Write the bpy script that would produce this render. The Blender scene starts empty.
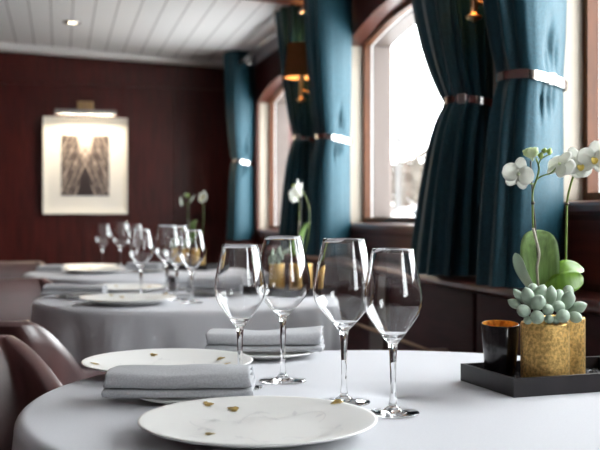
import bpy, bmesh, math, random
from mathutils import Vector, Matrix, noise
random.seed(7)
PI = math.pi
C = bpy.context.scene.collection
SC = bpy.context.scene

# ------------------------------------------------------------------ frame of reference
CAM = Vector((0, 0, 1.023)); YAW = math.radians(13.5)
FW = Vector((math.sin(YAW), math.cos(YAW), 0)); RT = Vector((math.cos(YAW), -math.sin(YAW), 0)); UP = Vector((0, 0, 1))
TZ = 0.75                                        # table height
def V(*a): return Vector(a)
def P(px, py, t):                                # point seen at (px, py) at distance t along the view
    return CAM + FW*t + RT*((px-300)/1000*t) + UP*((215-py)/1000*t)
def CX(X, t, z=0.0):                             # lateral offset X, distance t, height z
    v = CAM + FW*t + RT*X
    return Vector((v.x, v.y, z))
def D(x, y, z=0):                                # direction in (right, forward, up)
    return RT*x + FW*y + UP*z

# ------------------------------------------------------------------ materials
MATS = {}
def new_mat(name):
    m = bpy.data.materials.new(name); m.use_nodes = True
    MATS[name] = m
    return m, m.node_tree.nodes, m.node_tree.links, m.node_tree.nodes['Principled BSDF']
def mat(name, col, rough=.5, metal=0, coat=0, spec=.5, noise_amt=0, noise_scale=20, bump=0, bump_scale=80, sheen=0, stretch=None, sss=0, trans=0, coat_rough=.08):
    m, N, L, b = new_mat(name)
    b.inputs['Base Color'].default_value = (*col, 1)
    b.inputs['Roughness'].default_value = rough
    b.inputs['Metallic'].default_value = metal
    b.inputs['Coat Weight'].default_value = coat
    b.inputs['Coat Roughness'].default_value = coat_rough
    b.inputs['Specular IOR Level'].default_value = spec
    b.inputs['Sheen Weight'].default_value = sheen
    if sss:
        b.inputs['Subsurface Weight'].default_value = sss
        b.inputs['Subsurface Scale'].default_value = .01
    tc = N.new('ShaderNodeTexCoord')
    src = tc.outputs['Object']
    if stretch:
        mp = N.new('ShaderNodeMapping'); mp.inputs['Scale'].default_value = stretch
        L.new(src, mp.inputs['Vector']); src = mp.outputs['Vector']
    if noise_amt:
        n = N.new('ShaderNodeTexNoise'); n.inputs['Scale'].default_value = noise_scale; n.inputs['Detail'].default_value = 4
        L.new(src, n.inputs['Vector'])
        r = N.new('ShaderNodeValToRGB')
        lo = [max(0, c*(1-noise_amt)) for c in col]; hi = [min(1, c*(1+noise_amt)) for c in col]
        r.color_ramp.elements[0].color = (*lo, 1); r.color_ramp.elements[1].color = (*hi, 1)
        r.color_ramp.elements[0].position = .3; r.color_ramp.elements[1].position = .7
        L.new(n.outputs['Fac'], r.inputs['Fac']); L.new(r.outputs['Color'], b.inputs['Base Color'])
    if bump:
        n2 = N.new('ShaderNodeTexNoise'); n2.inputs['Scale'].default_value = bump_scale; n2.inputs['Detail'].default_value = 3
        L.new(src, n2.inputs['Vector'])
        bp = N.new('ShaderNodeBump'); bp.inputs['Strength'].default_value = bump; bp.inputs['Distance'].default_value = .002
        L.new(n2.outputs['Fac'], bp.inputs['Height']); L.new(bp.outputs['Normal'], b.inputs['Normal'])
    return m
def emit(name, col, s):
    m, N, L, b = new_mat(name)
    b.inputs['Base Color'].default_value = (*col, 1)
    b.inputs['Emission Color'].default_value = (*col, 1); b.inputs['Emission Strength'].default_value = s
    return m

mat('mahogany', (.058, .006, .004), .38, coat=.12, noise_amt=.35, noise_scale=9, stretch=(6, 6, .6), spec=.4)
mat('mahogany_gloss', (.12, .030, .020), .3, coat=.5, noise_amt=.3, noise_scale=9, stretch=(5, .5, 5), coat_rough=.12)
mat('ledge_panel', (.048, .011, .013), .55, spec=.15, noise_amt=.2, noise_scale=7, stretch=(5, .7, 5))
mat('casing_wood', (.065, .013, .006), .4, coat=.15, spec=.35, noise_amt=.25, noise_scale=9)
mat('frame_wood', (.090, .026, .005), .45, coat=.0, spec=.3, noise_amt=.25, noise_scale=12, stretch=(4, 4, .5))
mat('cream_paint', (.40, .34, .27), .45)
mat('beige_paint', (.12, .092, .08), .5)
mat('white_paint', (.8, .79, .78), .4)
mat('cornice_paint', (.82, .80, .77), .45)
mat('grey_paint', (.42, .40, .42), .4)
mat('dark_gap', (.006, .004, .004), .8)
mat('carpet', (.035, .02, .018), .95, noise_amt=.4, noise_scale=60)
mat('curtain', (.008, .046, .066), .46, metal=.3, sheen=.0, noise_amt=.3, noise_scale=260, bump=.7, bump_scale=320, stretch=(1, 1, .6), spec=.42)
mat('chrome', (.82, .8, .78), .14, metal=1)
mat('brass', (.62, .42, .22), .28, metal=1)
mat('steel', (.55, .54, .53), .28, metal=1)
mat('bronze', (.34, .23, .16), .35, metal=1)
mat('linen', (.58, .585, .62), .8, bump=.25, bump_scale=500, noise_amt=.03, noise_scale=300, sheen=.1)
mat('napkin', (.42, .425, .445), .85, noise_amt=.12, noise_scale=350, bump=.5, bump_scale=420, sheen=.15)
mat('porcelain', (.80, .79, .765), .34, spec=.35)
mat('gold_leaf', (.52, .36, .10), .4, metal=.75, noise_amt=.5, noise_scale=120)
mat('vine_grey', (.70, .69, .68), .3)
mat('leather', (.075, .024, .022), .42,  coat=1.0, coat_rough=.32, bump=.25, bump_scale=160, noise_amt=.25, noise_scale=14, spec=.6)
mat('dark_wood', (.03, .012, .008), .4)
mat('tray_black', (.016, .012, .015), .42, noise_amt=.3, noise_scale=40)
mat('gravel', (.03, .03, .034), .3, noise_amt=.8, noise_scale=90)
mat('cup_black', (.012, .009, .011), .22, coat=.4)
mat('soil', (.035, .022, .014), .95, noise_amt=.5, noise_scale=120)
mat('orchid_leaf', (.13, .26, .02), .38, coat=.0, noise_amt=.25, noise_scale=30, stretch=(4, 4, .6))
mat('orchid_leaf_light', (.17, .28, .085), .42, noise_amt=.3, noise_scale=26, stretch=(7, 7, .5))
mat('orchid_leaf_pale', (.42, .55, .40), .45, noise_amt=.1, noise_scale=30)
mat('stem_green', (.15, .22, .035), .5, noise_amt=.3, noise_scale=40)
mat('stem_node', (.07, .05, .02), .6)
mat('stem_root', (.36, .33, .26), .6, noise_amt=.3, noise_scale=60)
mat('stake', (.045, .028, .02), .5)
def petal_mat(name, col):
    m, N, L, b = new_mat(name)
    tl = N.new('ShaderNodeBsdfTranslucent'); tl.inputs['Color'].default_value = (*col, 1)
    b.inputs['Base Color'].default_value = (*col, 1); b.inputs['Roughness'].default_value = .5
    mx = N.new('ShaderNodeMixShader'); mx.inputs['Fac'].default_value = .45
    L.new(b.outputs[0], mx.inputs[1]); L.new(tl.outputs[0], mx.inputs[2]); L.new(mx.outputs[0], N['Material Output'].inputs['Surface'])
petal_mat('petal', (.88, .885, .84)); petal_mat('petal_green', (.76, .82, .58))
mat('lip', (.80, .60, .12), .5)
mat('bud', (.36, .48, .10), .5, noise_amt=.2, noise_scale=60)
mat('succulent', (.37, .47, .36), .55, noise_amt=.14, noise_scale=60, sheen=.2)
mat('acrylic', (.80, .77, .70), .25)
mat('mat_board', (.80, .76, .69), .8)
mat('car_paint', (.45, .46, .48), .3, coat=.5)
mat('car_glass', (.012, .02, .024), .15)
mat('rubber', (.02, .02, .02), .8)
mat('bark', (.03, .024, .02), .9)
mat('foliage', (.075, .063, .052), .9, noise_amt=.4, noise_scale=3)
mat('quay', (.74, .73, .72), .9, noise_amt=.1, noise_scale=.8)
mat('deck', (.8, .8, .8), .7)
mat('pole_paint', (.06, .06, .06), .5)
mat('stone', (.095, .09, .088), .8, noise_amt=.2, noise_scale=1.2)
emit('bulb', (1.0, .66, .32), 9)
emit('downlight_lens', (1.0, .85, .6), 9)
emit('picture_tube', (1.0, .82, .56), 5)

# gold pots: hammered metal leaf with darker flecks
m, N, L, b = new_mat('gold_pot')
tc = N.new('ShaderNodeTexCoord'); n1 = N.new('ShaderNodeTexNoise'); n1.inputs['Scale'].default_value = 190; n1.inputs['Detail'].default_value = 6
L.new(tc.outputs['Object'], n1.inputs['Vector'])
r = N.new('ShaderNodeValToRGB'); r.color_ramp.elements[0].position = .36; r.color_ramp.elements[1].position = .62
r.color_ramp.elements[0].color = (.46, .27, .085, 1); r.color_ramp.elements[1].color = (.88, .58, .20, 1)
L.new(n1.outputs['Fac'], r.inputs['Fac']); L.new(r.outputs['Color'], b.inputs['Base Color'])
b.inputs['Metallic'].default_value = .6; b.inputs['Roughness'].default_value = .45
bp = N.new('ShaderNodeBump'); bp.inputs['Strength'].default_value = .7; bp.inputs['Distance'].default_value = .002
L.new(n1.outputs['Fac'], bp.inputs['Height']); L.new(bp.outputs['Normal'], b.inputs['Normal'])
# orange-gold lining of the cup
m, N, L, b = new_mat('cup_lining')
tc = N.new('ShaderNodeTexCoord'); n1 = N.new('ShaderNodeTexNoise'); n1.inputs['Scale'].default_value = 90; n1.inputs['Detail'].default_value = 5
L.new(tc.outputs['Object'], n1.inputs['Vector'])
r = N.new('ShaderNodeValToRGB'); r.color_ramp.elements[0].position = .38; r.color_ramp.elements[1].position = .6
r.color_ramp.elements[0].color = (.45, .13, .01, 1); r.color_ramp.elements[1].color = (.95, .48, .06, 1)
L.new(n1.outputs['Fac'], r.inputs['Fac']); L.new(r.outputs['Color'], b.inputs['Base Color'])
b.inputs['Metallic'].default_value = .35; b.inputs['Roughness'].default_value = .4

# drinking glass
m, N, L, b = new_mat('wine_glass')
b.inputs['Base Color'].default_value = (1, 1, 1, 1); b.inputs['Transmission Weight'].default_value = 1
b.inputs['Roughness'].default_value = 0; b.inputs['IOR'].default_value = 1.47
# window pane: thin clear sheet
m, N, L, b = new_mat('pane_glass'); N.remove(b)
tr = N.new('ShaderNodeBsdfTransparent'); tr.inputs['Color'].default_value = (.97, .98, .98, 1)
gl = N.new('ShaderNodeBsdfGlossy'); gl.inputs['Roughness'].default_value = .01
lw = N.new('ShaderNodeLayerWeight'); pw_ = N.new('ShaderNodeMath'); pw_.operation = 'POWER'; pw_.inputs[1].default_value = 5
L.new(lw.outputs['Facing'], pw_.inputs[0])
ad = N.new('ShaderNodeMath'); ad.operation = 'MULTIPLY_ADD'; ad.inputs[1].default_value = .9; ad.inputs[2].default_value = .04; L.new(pw_.outputs[0], ad.inputs[0])
mx = N.new('ShaderNodeMixShader'); L.new(ad.outputs[0], mx.inputs['Fac']); L.new(tr.outputs[0], mx.inputs[1]); L.new(gl.outputs[0], mx.inputs[2])
L.new(mx.outputs[0], N['Material Output'].inputs['Surface'])
# lamp shade: pleated translucent fabric
m, N, L, b = new_mat('shade_fabric'); N.remove(b)
df = N.new('ShaderNodeBsdfDiffuse'); df.inputs['Color'].default_value = (.20, .09, .04, 1)
tl = N.new('ShaderNodeBsdfTranslucent'); tl.inputs['Color'].default_value = (.30, .12, .04, 1)
mx = N.new('ShaderNodeMixShader'); mx.inputs['Fac'].default_value = .35
L.new(df.outputs[0], mx.inputs[1]); L.new(tl.outputs[0], mx.inputs[2]); L.new(mx.outputs[0], N['Material Output'].inputs['Surface'])

mat('shade_lining', (.85, .70, .48), .7)
def math_node(N, L, op, a, b=None):
    n = N.new('ShaderNodeMath'); n.operation = op
    for i, v in enumerate((a, b)):
        if v is None: continue
        if isinstance(v, (int, float)): n.inputs[i].default_value = v
        else: L.new(v, n.inputs[i])
    return n.outputs[0]
# ceiling boards: white paint with narrow dark grooves between boards running fore and aft
m, N, L, b = new_mat('ceiling_boards')
tc = N.new('ShaderNodeTexCoord'); sp = N.new('ShaderNodeSeparateXYZ'); L.new(tc.outputs['Object'], sp.inputs[0])
f = math_node(N, L, 'FRACT', math_node(N, L, 'DIVIDE', math_node(N, L, 'ADD', sp.outputs['X'], 10.082), .118))
g = math_node(N, L, 'LESS_THAN', f, .05)
mc = N.new('ShaderNodeMix'); mc.data_type = 'RGBA'; L.new(g, mc.inputs['Factor'])
mc.inputs['A'].default_value = (.88, .87, .86, 1); mc.inputs['B'].default_value = (.30, .28, .27, 1)
L.new(mc.outputs['Result'], b.inputs['Base Color']); b.inputs['Roughness'].default_value = .5
# print: mirrored lattice of pale girders on brown-black, in the style of a plain architectural photograph
m, N, L, b = new_mat('print')
tc = N.new('ShaderNodeTexCoord'); sp = N.new('ShaderNodeSeparateXYZ'); L.new(tc.outputs['Object'], sp.inputs[0])
ax = math_node(N, L, 'ABSOLUTE', sp.outputs['X'])
d1 = math_node(N, L, 'ADD', math_node(N, L, 'MULTIPLY', ax, 1.0), math_node(N, L, 'MULTIPLY', sp.outputs['Z'], .48))
s1 = math_node(N, L, 'SINE', math_node(N, L, 'MULTIPLY', d1, 190))
d2 = math_node(N, L, 'ADD', ax, math_node(N, L, 'MULTIPLY', sp.outputs['Z'], .25))
s2 = math_node(N, L, 'SINE', math_node(N, L, 'MULTIPLY', d2, 120))
no = N.new('ShaderNodeTexNoise'); no.inputs['Scale'].default_value = 26
cb = N.new('ShaderNodeCombineXYZ'); L.new(ax, cb.inputs[0]); L.new(sp.outputs['Z'], cb.inputs[2]); L.new(cb.outputs[0], no.inputs['Vector'])
aisle = math_node(N, L, 'LESS_THAN', ax, math_node(N, L, 'ADD', .012, math_node(N, L, 'MULTIPLY', math_node(N, L, 'ABSOLUTE', sp.outputs['Z']), .22)))
v = math_node(N, L, 'ADD', math_node(N, L, 'MULTIPLY', s1, .20), math_node(N, L, 'MULTIPLY', s2, .08))
v = math_node(N, L, 'ADD', v, math_node(N, L, 'MULTIPLY', no.outputs['Fac'], .80))
v = math_node(N, L, 'ADD', v, math_node(N, L, 'MULTIPLY', aisle, math_node(N, L, 'MULTIPLY', sp.outputs['Z'], 3.4)))
r = N.new('ShaderNodeValToRGB'); r.color_ramp.elements[0].position = .32; r.color_ramp.elements[1].position = .88
r.color_ramp.elements[0].color = (.025, .014, .014, 1); r.color_ramp.elements[1].color = (.62, .50, .42, 1)
L.new(v, r.inputs['Fac']); L.new(r.outputs['Color'], b.inputs['Base Color']); b.inputs['Roughness'].default_value = .6

# ------------------------------------------------------------------ mesh helpers
def link(name, me, m=None, parent=None, smooth=True, loc=None):
    if isinstance(m, str): m = [m]
    for k in (m or []): me.materials.append(MATS[k])
    if smooth:
        for p in me.polygons: p.use_smooth = True
    o = bpy.data.objects.new(name, me); C.objects.link(o)
    if parent: o.parent = parent
    if loc is not None: o.location = loc
    return o
def mesh(name, vs, fs, m=None, parent=None, smooth=True, loc=None, mi=None):
    me = bpy.data.meshes.new(name); me.from_pydata([tuple(v) for v in vs], [], fs)
    if mi: me.polygons.foreach_set('material_index', mi)
    bm = bmesh.new(); bm.from_mesh(me); bmesh.ops.recalc_face_normals(bm, faces=bm.faces); bm.to_mesh(me); bm.free()
    me.update()
    return link(name, me, m, parent, smooth, loc)
def tag(o, label=None, cat=None, group=None, kind=None):
    if label: o['label'] = label
    if cat: o['category'] = cat
    if group: o['group'] = group
    if kind: o['kind'] = kind
    return o
def empty(name, loc, rz=0):
    o = bpy.data.objects.new(name, None); C.objects.link(o); o.location = loc; o.rotation_euler = (0, 0, rz)
    o.empty_display_size = .1
    return o
def smooth_angle(o, deg=35):
    o.data.set_sharp_from_angle(angle=math.radians(deg))
def grid(rows, close_u=False, close_v=False):
    """rows: list of lists of points -> verts, faces"""
    n, k = len(rows), len(rows[0]); vs = [p for r in rows for p in r]; fs = []
    for i in range(n if close_v else n-1):
        for j in range(k if close_u else k-1):
            a, b_ = i*k+j, i*k+(j+1) % k; c, d = ((i+1) % n)*k+(j+1) % k, ((i+1) % n)*k+j
            fs.append((a, b_, c, d))
    return vs, fs
def lathe(prof, segs=48, caps=(False, False), c=(0, 0, 0)):
    rows = [[V(c[0]+r*math.cos(2*PI*j/segs), c[1]+r*math.sin(2*PI*j/segs), c[2]+z) for j in range(segs)] for r, z in prof]
    vs, fs = grid(rows, close_u=True)
    if caps[0]: fs.append(tuple(range(segs))[::-1])
    if caps[1]: fs.append(tuple(range((len(rows)-1)*segs, len(rows)*segs)))
    return vs, fs
def boxv(x0, x1, y0, y1, z0, z1):
    vs = [V(x, y, z) for z in (z0, z1) for x, y in ((x0, y0), (x1, y0), (x1, y1), (x0, y1))]
    fs = [(3, 2, 1, 0), (4, 5, 6, 7), (0, 1, 5, 4), (1, 2, 6, 5), (2, 3, 7, 6), (3, 0, 4, 7)]
    return vs, fs
def join(*vf):
    V0, F0 = [], []
    for vs, fs in vf:
        k = len(V0); V0 += list(vs); F0 += [tuple(i+k for i in f) for f in fs]
    return V0, F0
def bevel(o, w, seg=2):
    b = o.modifiers.new('bevel', 'BEVEL'); b.width = w; b.segments = seg; b.limit_method = 'ANGLE'; b.angle_limit = math.radians(40)
    return o
def box(name, x0, x1, y0, y1, z0, z1, m, parent=None, bw=0, loc=None):
    vs, fs = boxv(x0, x1, y0, y1, z0, z1)
    o = mesh(name, vs, fs, m, parent, smooth=False, loc=loc)
    if bw: bevel(o, bw)
    return o
def catmull(pts, n=8):
    pts = [Vector(p) for p in pts]; q = [pts[0]*2-pts[1]]+pts+[pts[-1]*2-pts[-2]]; out = []
    for i in range(1, len(q)-2):
        for k in range(n):
            t = k/n; a, b_, c, d = q[i-1:i+3]
            out.append(.5*((2*b_)+(c-a)*t+(2*a-5*b_+4*c-d)*t*t+(3*b_-a-3*c+d)*t**3))
    out.append(pts[-1]); return out
def tube(pts, rad, segs=10, closed=False, cap=True):
    n = len(pts); rows = []; prev = None
    for i, p in enumerate(pts):
        a = pts[(i-1) % n] if closed or i else pts[i]; b_ = pts[(i+1) % n] if closed or i < n-1 else pts[i]
        t = (b_-a).normalized()
        if prev is None:
            s = t.cross(UP) if abs(t.z) < .9 else t.cross(V(1, 0, 0))
        else: s = prev - t*prev.dot(t)
        s.normalize(); prev = s; u = s.cross(t); r = rad[i] if isinstance(rad, (list, tuple)) else rad
        rows.append([p+(s*math.cos(2*PI*k/segs)+u*math.sin(2*PI*k/segs))*r for k in range(segs)])
    vs, fs = grid(rows, close_u=True, close_v=closed)
    if cap and not closed:
        fs.append(tuple(range(segs))[::-1]); fs.append(tuple(range((n-1)*segs, n*segs)))
    return vs, fs
def blade(path, widths, side, cup=0.0, nacross=6, thick=.0012, nrm=None):
    """leaf or petal: path of centre points, half widths, side vector; cup bends edges towards nrm. Closed two-sided sheet."""
    rows = []
    for i, p in enumerate(path):
        t = (path[min(i+1, len(path)-1)]-path[max(i-1, 0)]).normalized()
        s = (side - t*side.dot(t)).normalized(); n = s.cross(t)
        if nrm is not None and n.dot(nrm) < 0: n = -n
        top = [p+s*(widths[i]*k)+n*(cup*widths[i]*(k*k)) for k in [(-1+2*j/nacross) for j in range(nacross+1)]]
        th = thick
        bot = [p+s*(widths[i]*k)+n*(cup*widths[i]*(k*k))-n*th*(1-.7*k*k) for k in [(1-2*j/nacross) for j in range(nacross+1)]]
        rows.append(top+bot)
    vs, fs = grid(rows, close_u=True)
    k = len(rows[0]); fs.append(tuple(range(k))[::-1]); fs.append(tuple(range((len(rows)-1)*k, len(rows)*k)))
    return vs, fs
def egg(a, b_, r, segs=12, rings=9, sharp=.0):
    """fat leaf from a to b_ with belly radius r nearer the tip"""
    ax = b_-a; L_ = ax.length; t = ax.normalized(); s = t.cross(UP)
    if s.length < .1: s = t.cross(V(1, 0, 0))
    s.normalize(); u = s.cross(t); rows = []
    for i in range(rings+1):
        f = i/rings; w = math.sin(PI*min(1, max(0.0, f))**1.35)**.75 if 0 < f < 1 else 0.02
        rows.append([a+ax*f+(s*math.cos(2*PI*k/segs)+u*math.sin(2*PI*k/segs))*r*w for k in range(segs)])
    vs, fs = grid(rows, close_u=True)
    fs.append(tuple(range(segs))[::-1]); fs.append(tuple(range(rings*segs, (rings+1)*segs)))
    return vs, fs
def copy_tree(o, parent=None):
    c = o.copy(); C.objects.link(c); c.parent = parent
    for ch in list(o.children): copy_tree(ch, c)
    return c

# ================================================================== SETTING
W0 = 1.28                       # inner face of the ship's side
YB, YR, XL = 7.1, -3.0, -2.4    # end wall, wall behind, far side wall
def ceil_z(x): return 2.19 - .056*(x+.4)
wl = box('wall_left', XL-.1, XL, YR, YB, 0, 2.45, 'mahogany'); tag(wl, kind='structure')
wr_ = box('wall_rear', XL-.1, 1.7, YR-.1, YR, 0, 2.45, 'mahogany'); tag(wr_, kind='structure')
fl = box('floor', XL-.1, 1.7, YR-.1, YB+.1, -.1, 0, 'carpet'); tag(fl, kind='structure')
# end wall with raised stiles
bw = box('wall_back', XL-.1, 1.7, YB, YB+.1, 0, 2.45, 'mahogany'); tag(bw, kind='structure')
parts = []
for x in (-2.2, -.98, .17, .42, .80):
    parts.append(boxv(x-.012, x+.012, YB-.012, YB, .1, 1.92))
parts.append(boxv(XL, W0, YB-.016, YB, 1.92, 1.95)); parts.append(boxv(XL, W0, YB-.012, YB, 1.03, 1.05)); 
tag(mesh('trim_1', *join(*parts), 'mahogany', smooth=False), kind='structure')
tag(box('baseboard_back', XL, W0, YB-.015, YB, 0, .1, 'mahogany'), kind='structure')
# ceiling, sloping down towards the ship's side
xs = [XL-.1, 1.7]
vs = [V(x, y, ceil_z(x)+dz) for dz in (0, .08) for x, y in ((xs[0], YR-.1), (xs[1], YR-.1), (xs[1], YB+.1), (xs[0], YB+.1))]
tag(mesh('ceiling', vs, boxv(0, 1, 0, 1, 0, 1)[1], 'ceiling_boards', smooth=False), kind='structure')
# cornice across the end wall
def cross_strip(name, x0, x1, y0, y1, h0, h1, m, off=0.0):
    vs = []
    for top in (0, 1):
        for x, y in ((x0, y0), (x1, y0), (x1, y1), (x0, y1)):
            h = h0 + (h1-h0)*(x-x0)/(x1-x0)
            vs.append(V(x, y, ceil_z(x) - off - (0 if top else h)))
    return mesh(name, vs, boxv(0, 1, 0, 1, 0, 1)[1], m, smooth=False)
tag(bevel(cross_strip('trim_2', XL, 1.25, YB-.09, YB, .085, .03, 'cornice_paint'), .008), kind='structure')
# grey cornice board along the ship's side and the deck beam across the ceiling
tag(box('trim_3', 1.256, W0, YR, YB, 2.025, 2.16, 'grey_paint', bw=.006), kind='structure')
tag(bevel(cross_strip('trim_4', XL, 1.22, 4.52, 4.64, .085, .085, 'casing_wood'), .008), kind='structure')

# ---- ship's side with four arched windows
WINS = [  # far jamb y, sill z, spring z
    (.36, 1.08, 1.84), (2.39, 1.055, 1.82), (4.36, .985, 1.79), (6.46, .925, 1.76)]
WLEN, RISE = 1.42, .085
def outline(y0, y1, zs, zp, rise, d=0.0, n=20):
    """closed outline (y, z) of an arched opening grown by d: up the far jamb, over the arch, down the near jamb"""
    a, b_ = y0-d, y1+d; zs -= d; zt = zp; rr = rise + d*.9
    pts = [(b_, zs)] + [(b_, zs+(zt-zs)*k/6) for k in range(1, 6)]
    hw = (b_-a)/2; c = (a+b_)/2; R = (hw*hw+rr*rr)/(2*rr)
    for k in range(n+1):
        y = b_ - (b_-a)*k/n
        pts.append((y, zt + math.sqrt(max(0, R*R-(y-c)**2))-(R-rr)))
    pts += [(a, zs+(zt-zs)*k/6) for k in range(5, -1, -1)]
    return pts
vs, fs = [], []
def quad(*p):
    k = len(vs); vs.extend(V(*q) for q in p); fs.append(tuple(range(k, k+len(p))))
prevy = YR
for (yf, zs, zp) in WINS:
    yn = yf-WLEN
    quad((W0, prevy, 0), (W0, yn, 0), (W0, yn, 2.45), (W0, prevy, 2.45))
    quad((W0, yn, 0), (W0, yf, 0), (W0, yf, zs), (W0, yn, zs))
    o_ = [q for q in outline(yn, yf, zs, zp, RISE) if q[1] >= zp-1e-6]
    for (ya, za), (yb, zb) in zip(o_[:-1], o_[1:]):
        if abs(ya-yb) > 1e-6: quad((W0, ya, za), (W0, yb, zb), (W0, yb, 2.45), (W0, ya, 2.45))
    prevy = yf
quad((W0, prevy, 0), (W0, YB, 0), (W0, YB, 2.45), (W0, prevy, 2.45))
# outer skin with the same openings so the wall has its thickness
W1 = 1.47
prevy = YR; n_in = len(fs)
for (yf, zs, zp) in WINS:
    yn = yf-WLEN
    quad((W1, prevy, 0), (W1, yn, 0), (W1, yn, 2.45), (W1, prevy, 2.45))
    quad((W1, yn, 0), (W1, yf, 0), (W1, yf, zs), (W1, yn, zs))
    o_ = [q for q in outline(yn, yf, zs, zp, RISE) if q[1] >= zp-1e-6]
    for (ya, za), (yb, zb) in zip(o_[:-1], o_[1:]):
        if abs(ya-yb) > 1e-6: quad((W1, ya, za), (W1, yb, zb), (W1, yb, 2.45), (W1, ya, 2.45))
    prevy = yf
quad((W1, prevy, 0), (W1, YB, 0), (W1, YB, 2.45), (W1, prevy, 2.45))
tag(mesh('wall_right', vs, fs, ['mahogany', 'white_paint'], smooth=False, mi=[0]*n_in+[1]*(len(fs)-n_in)), kind='structure')
def ring(name, ya, yb, zs, zp, d0, d1, x0, x1, m, parent):
    """frame between the outlines d0 (inner) and d1 (outer), from depth x0 to x1"""
    A, B = outline(ya, yb, zs, zp, RISE, d0), outline(ya, yb, zs, zp, RISE, d1)
    rows = [[V(x0, y, z) for y, z in A], [V(x0, y, z) for y, z in B], [V(x1, y, z) for y, z in B], [V(x1, y, z) for y, z in A]]
    v_, f_ = grid(rows, close_u=True, close_v=True)
    return mesh(name, v_, f_, m, parent, smooth=False)
def tunnel(name, ya, yb, zs, zp, d, x0, x1, m, parent):
    A = outline(ya, yb, zs, zp, RISE, d); rows = [[V(x0, y, z) for y, z in A], [V(x1, y, z) for y, z in A]]
    v_, f_ = grid(rows, close_u=True)
    mi = [1 if min(v_[k].z for k in f) >= zp-.002 else 0 for f in f_]
    return mesh(name, v_, f_, [m, 'casing_wood'], parent, smooth=False, mi=mi)
for i, (yf, zs, zp) in enumerate(WINS):
    yn = yf-WLEN
    w = tag(empty('window_%d' % (i+1), (0, 0, 0)), kind='structure')
    tunnel('reveal', yn, yf, zs, zp, -.001, W0, 1.345, 'cream_paint', w)
    ring('casing', yn, yf, zs, zp, 0, .045, W0-.020, W0+.002, 'casing_wood', w)
    ring('sash_frame', yn, yf, zs, zp, -.026, .0, 1.34, 1.372, 'frame_wood', w)
    ring('gasket', yn, yf, zs, zp, -.026, -.008, 1.373, 1.381, 'white_paint', w)
    ring('outer_frame', yn, yf, zs, zp, -.030, .001, 1.382, 1.468, 'beige_paint', w)
    A = outline(yn, yf, zs, zp, RISE, -.024)
    rows = [[V(1.45, y, z) for y, z in A], [V(1.455, y, z) for y, z in A]]
    v_, f_ = grid(rows, close_u=True); k = len(A); f_ += [tuple(range(k))[::-1], tuple(range(k, 2*k))]
    mesh('pane', v_, f_, 'pane_glass', w, smooth=False)
    box('sill', W0-.024, 1.40, yn-.12, yf+.10, zs-.035, zs+.004, 'mahogany_gloss', w, bw=.012)
    # portal: only guides the sampling of the sky through this opening
    ld = bpy.data.lights.new('window_portal', 'AREA'); ld.shape = 'RECTANGLE'; ld.size = .95; ld.size_y = WLEN; ld.cycles.is_portal = True
    lo = bpy.data.objects.new('window_portal', ld); C.objects.link(lo); lo.location = (1.50, (yn+yf)/2, (zs+zp+RISE)/2)
    lo.rotation_euler = (0, PI/2, 0)
# ledge along the side with a rounded nose, panels under it
prof = []
LW, LZ, LT = 1.15, .834, .036
for k in range(9):
    a = -PI/2 + PI*k/8; prof.append((LW+.018-.018*math.cos(a), LZ-LT/2+LT/2*math.sin(a)))
prof = [(W0, LZ-LT)] + prof + [(W0, LZ)]
rows = [[V(x, y, z) for x, z in prof] for y in (YR, YB-.02)]
v_, f_ = grid(rows, close_u=True); k = len(prof); f_ += [tuple(range(k))[::-1], tuple(range(k, 2*k))]
o = mesh('trim_5', v_, f_, 'mahogany_gloss'); smooth_angle(o, 30); tag(o, kind='structure')
parts = []; ys = [YR+.02, -1.38, .67, 2.715, 4.70, YB-.03]
for a, b_ in zip(ys[:-1], ys[1:]): parts.append(boxv(1.175, 1.2, a+.011, b_-.011, .09, LZ-LT))
o = mesh('wall_panelling', *join(*parts), 'ledge_panel', smooth=False); bevel(o, .004); tag(o, kind='structure')
tag(box('trim_6', 1.2, 1.21, YR, YB-.02, 0, LZ-LT-.002, 'dark_gap'), kind='structure')
tag(box('baseboard_right', 1.172, 1.2, YR, YB-.02, 0, .09, 'mahogany'), kind='structure')
# panels between ledge and sills
parts = []
for (yf, zs, zp) in WINS: parts.append(boxv(W0-.012, W0, yf-WLEN-.1, yf+.08, LZ+.02, zs-.037))
tag(mesh('trim_7', *join(*parts), 'mahogany_gloss', smooth=False), kind='structure')

# ---- outside
tag(box('ground', 2.7, 120, -80, 140, -.5, -.25, 'quay'), kind='structure')
tag(box('deck', 1.47, 2.65, -4, 12, -.08, -.02, 'deck'), kind='structure')

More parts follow.
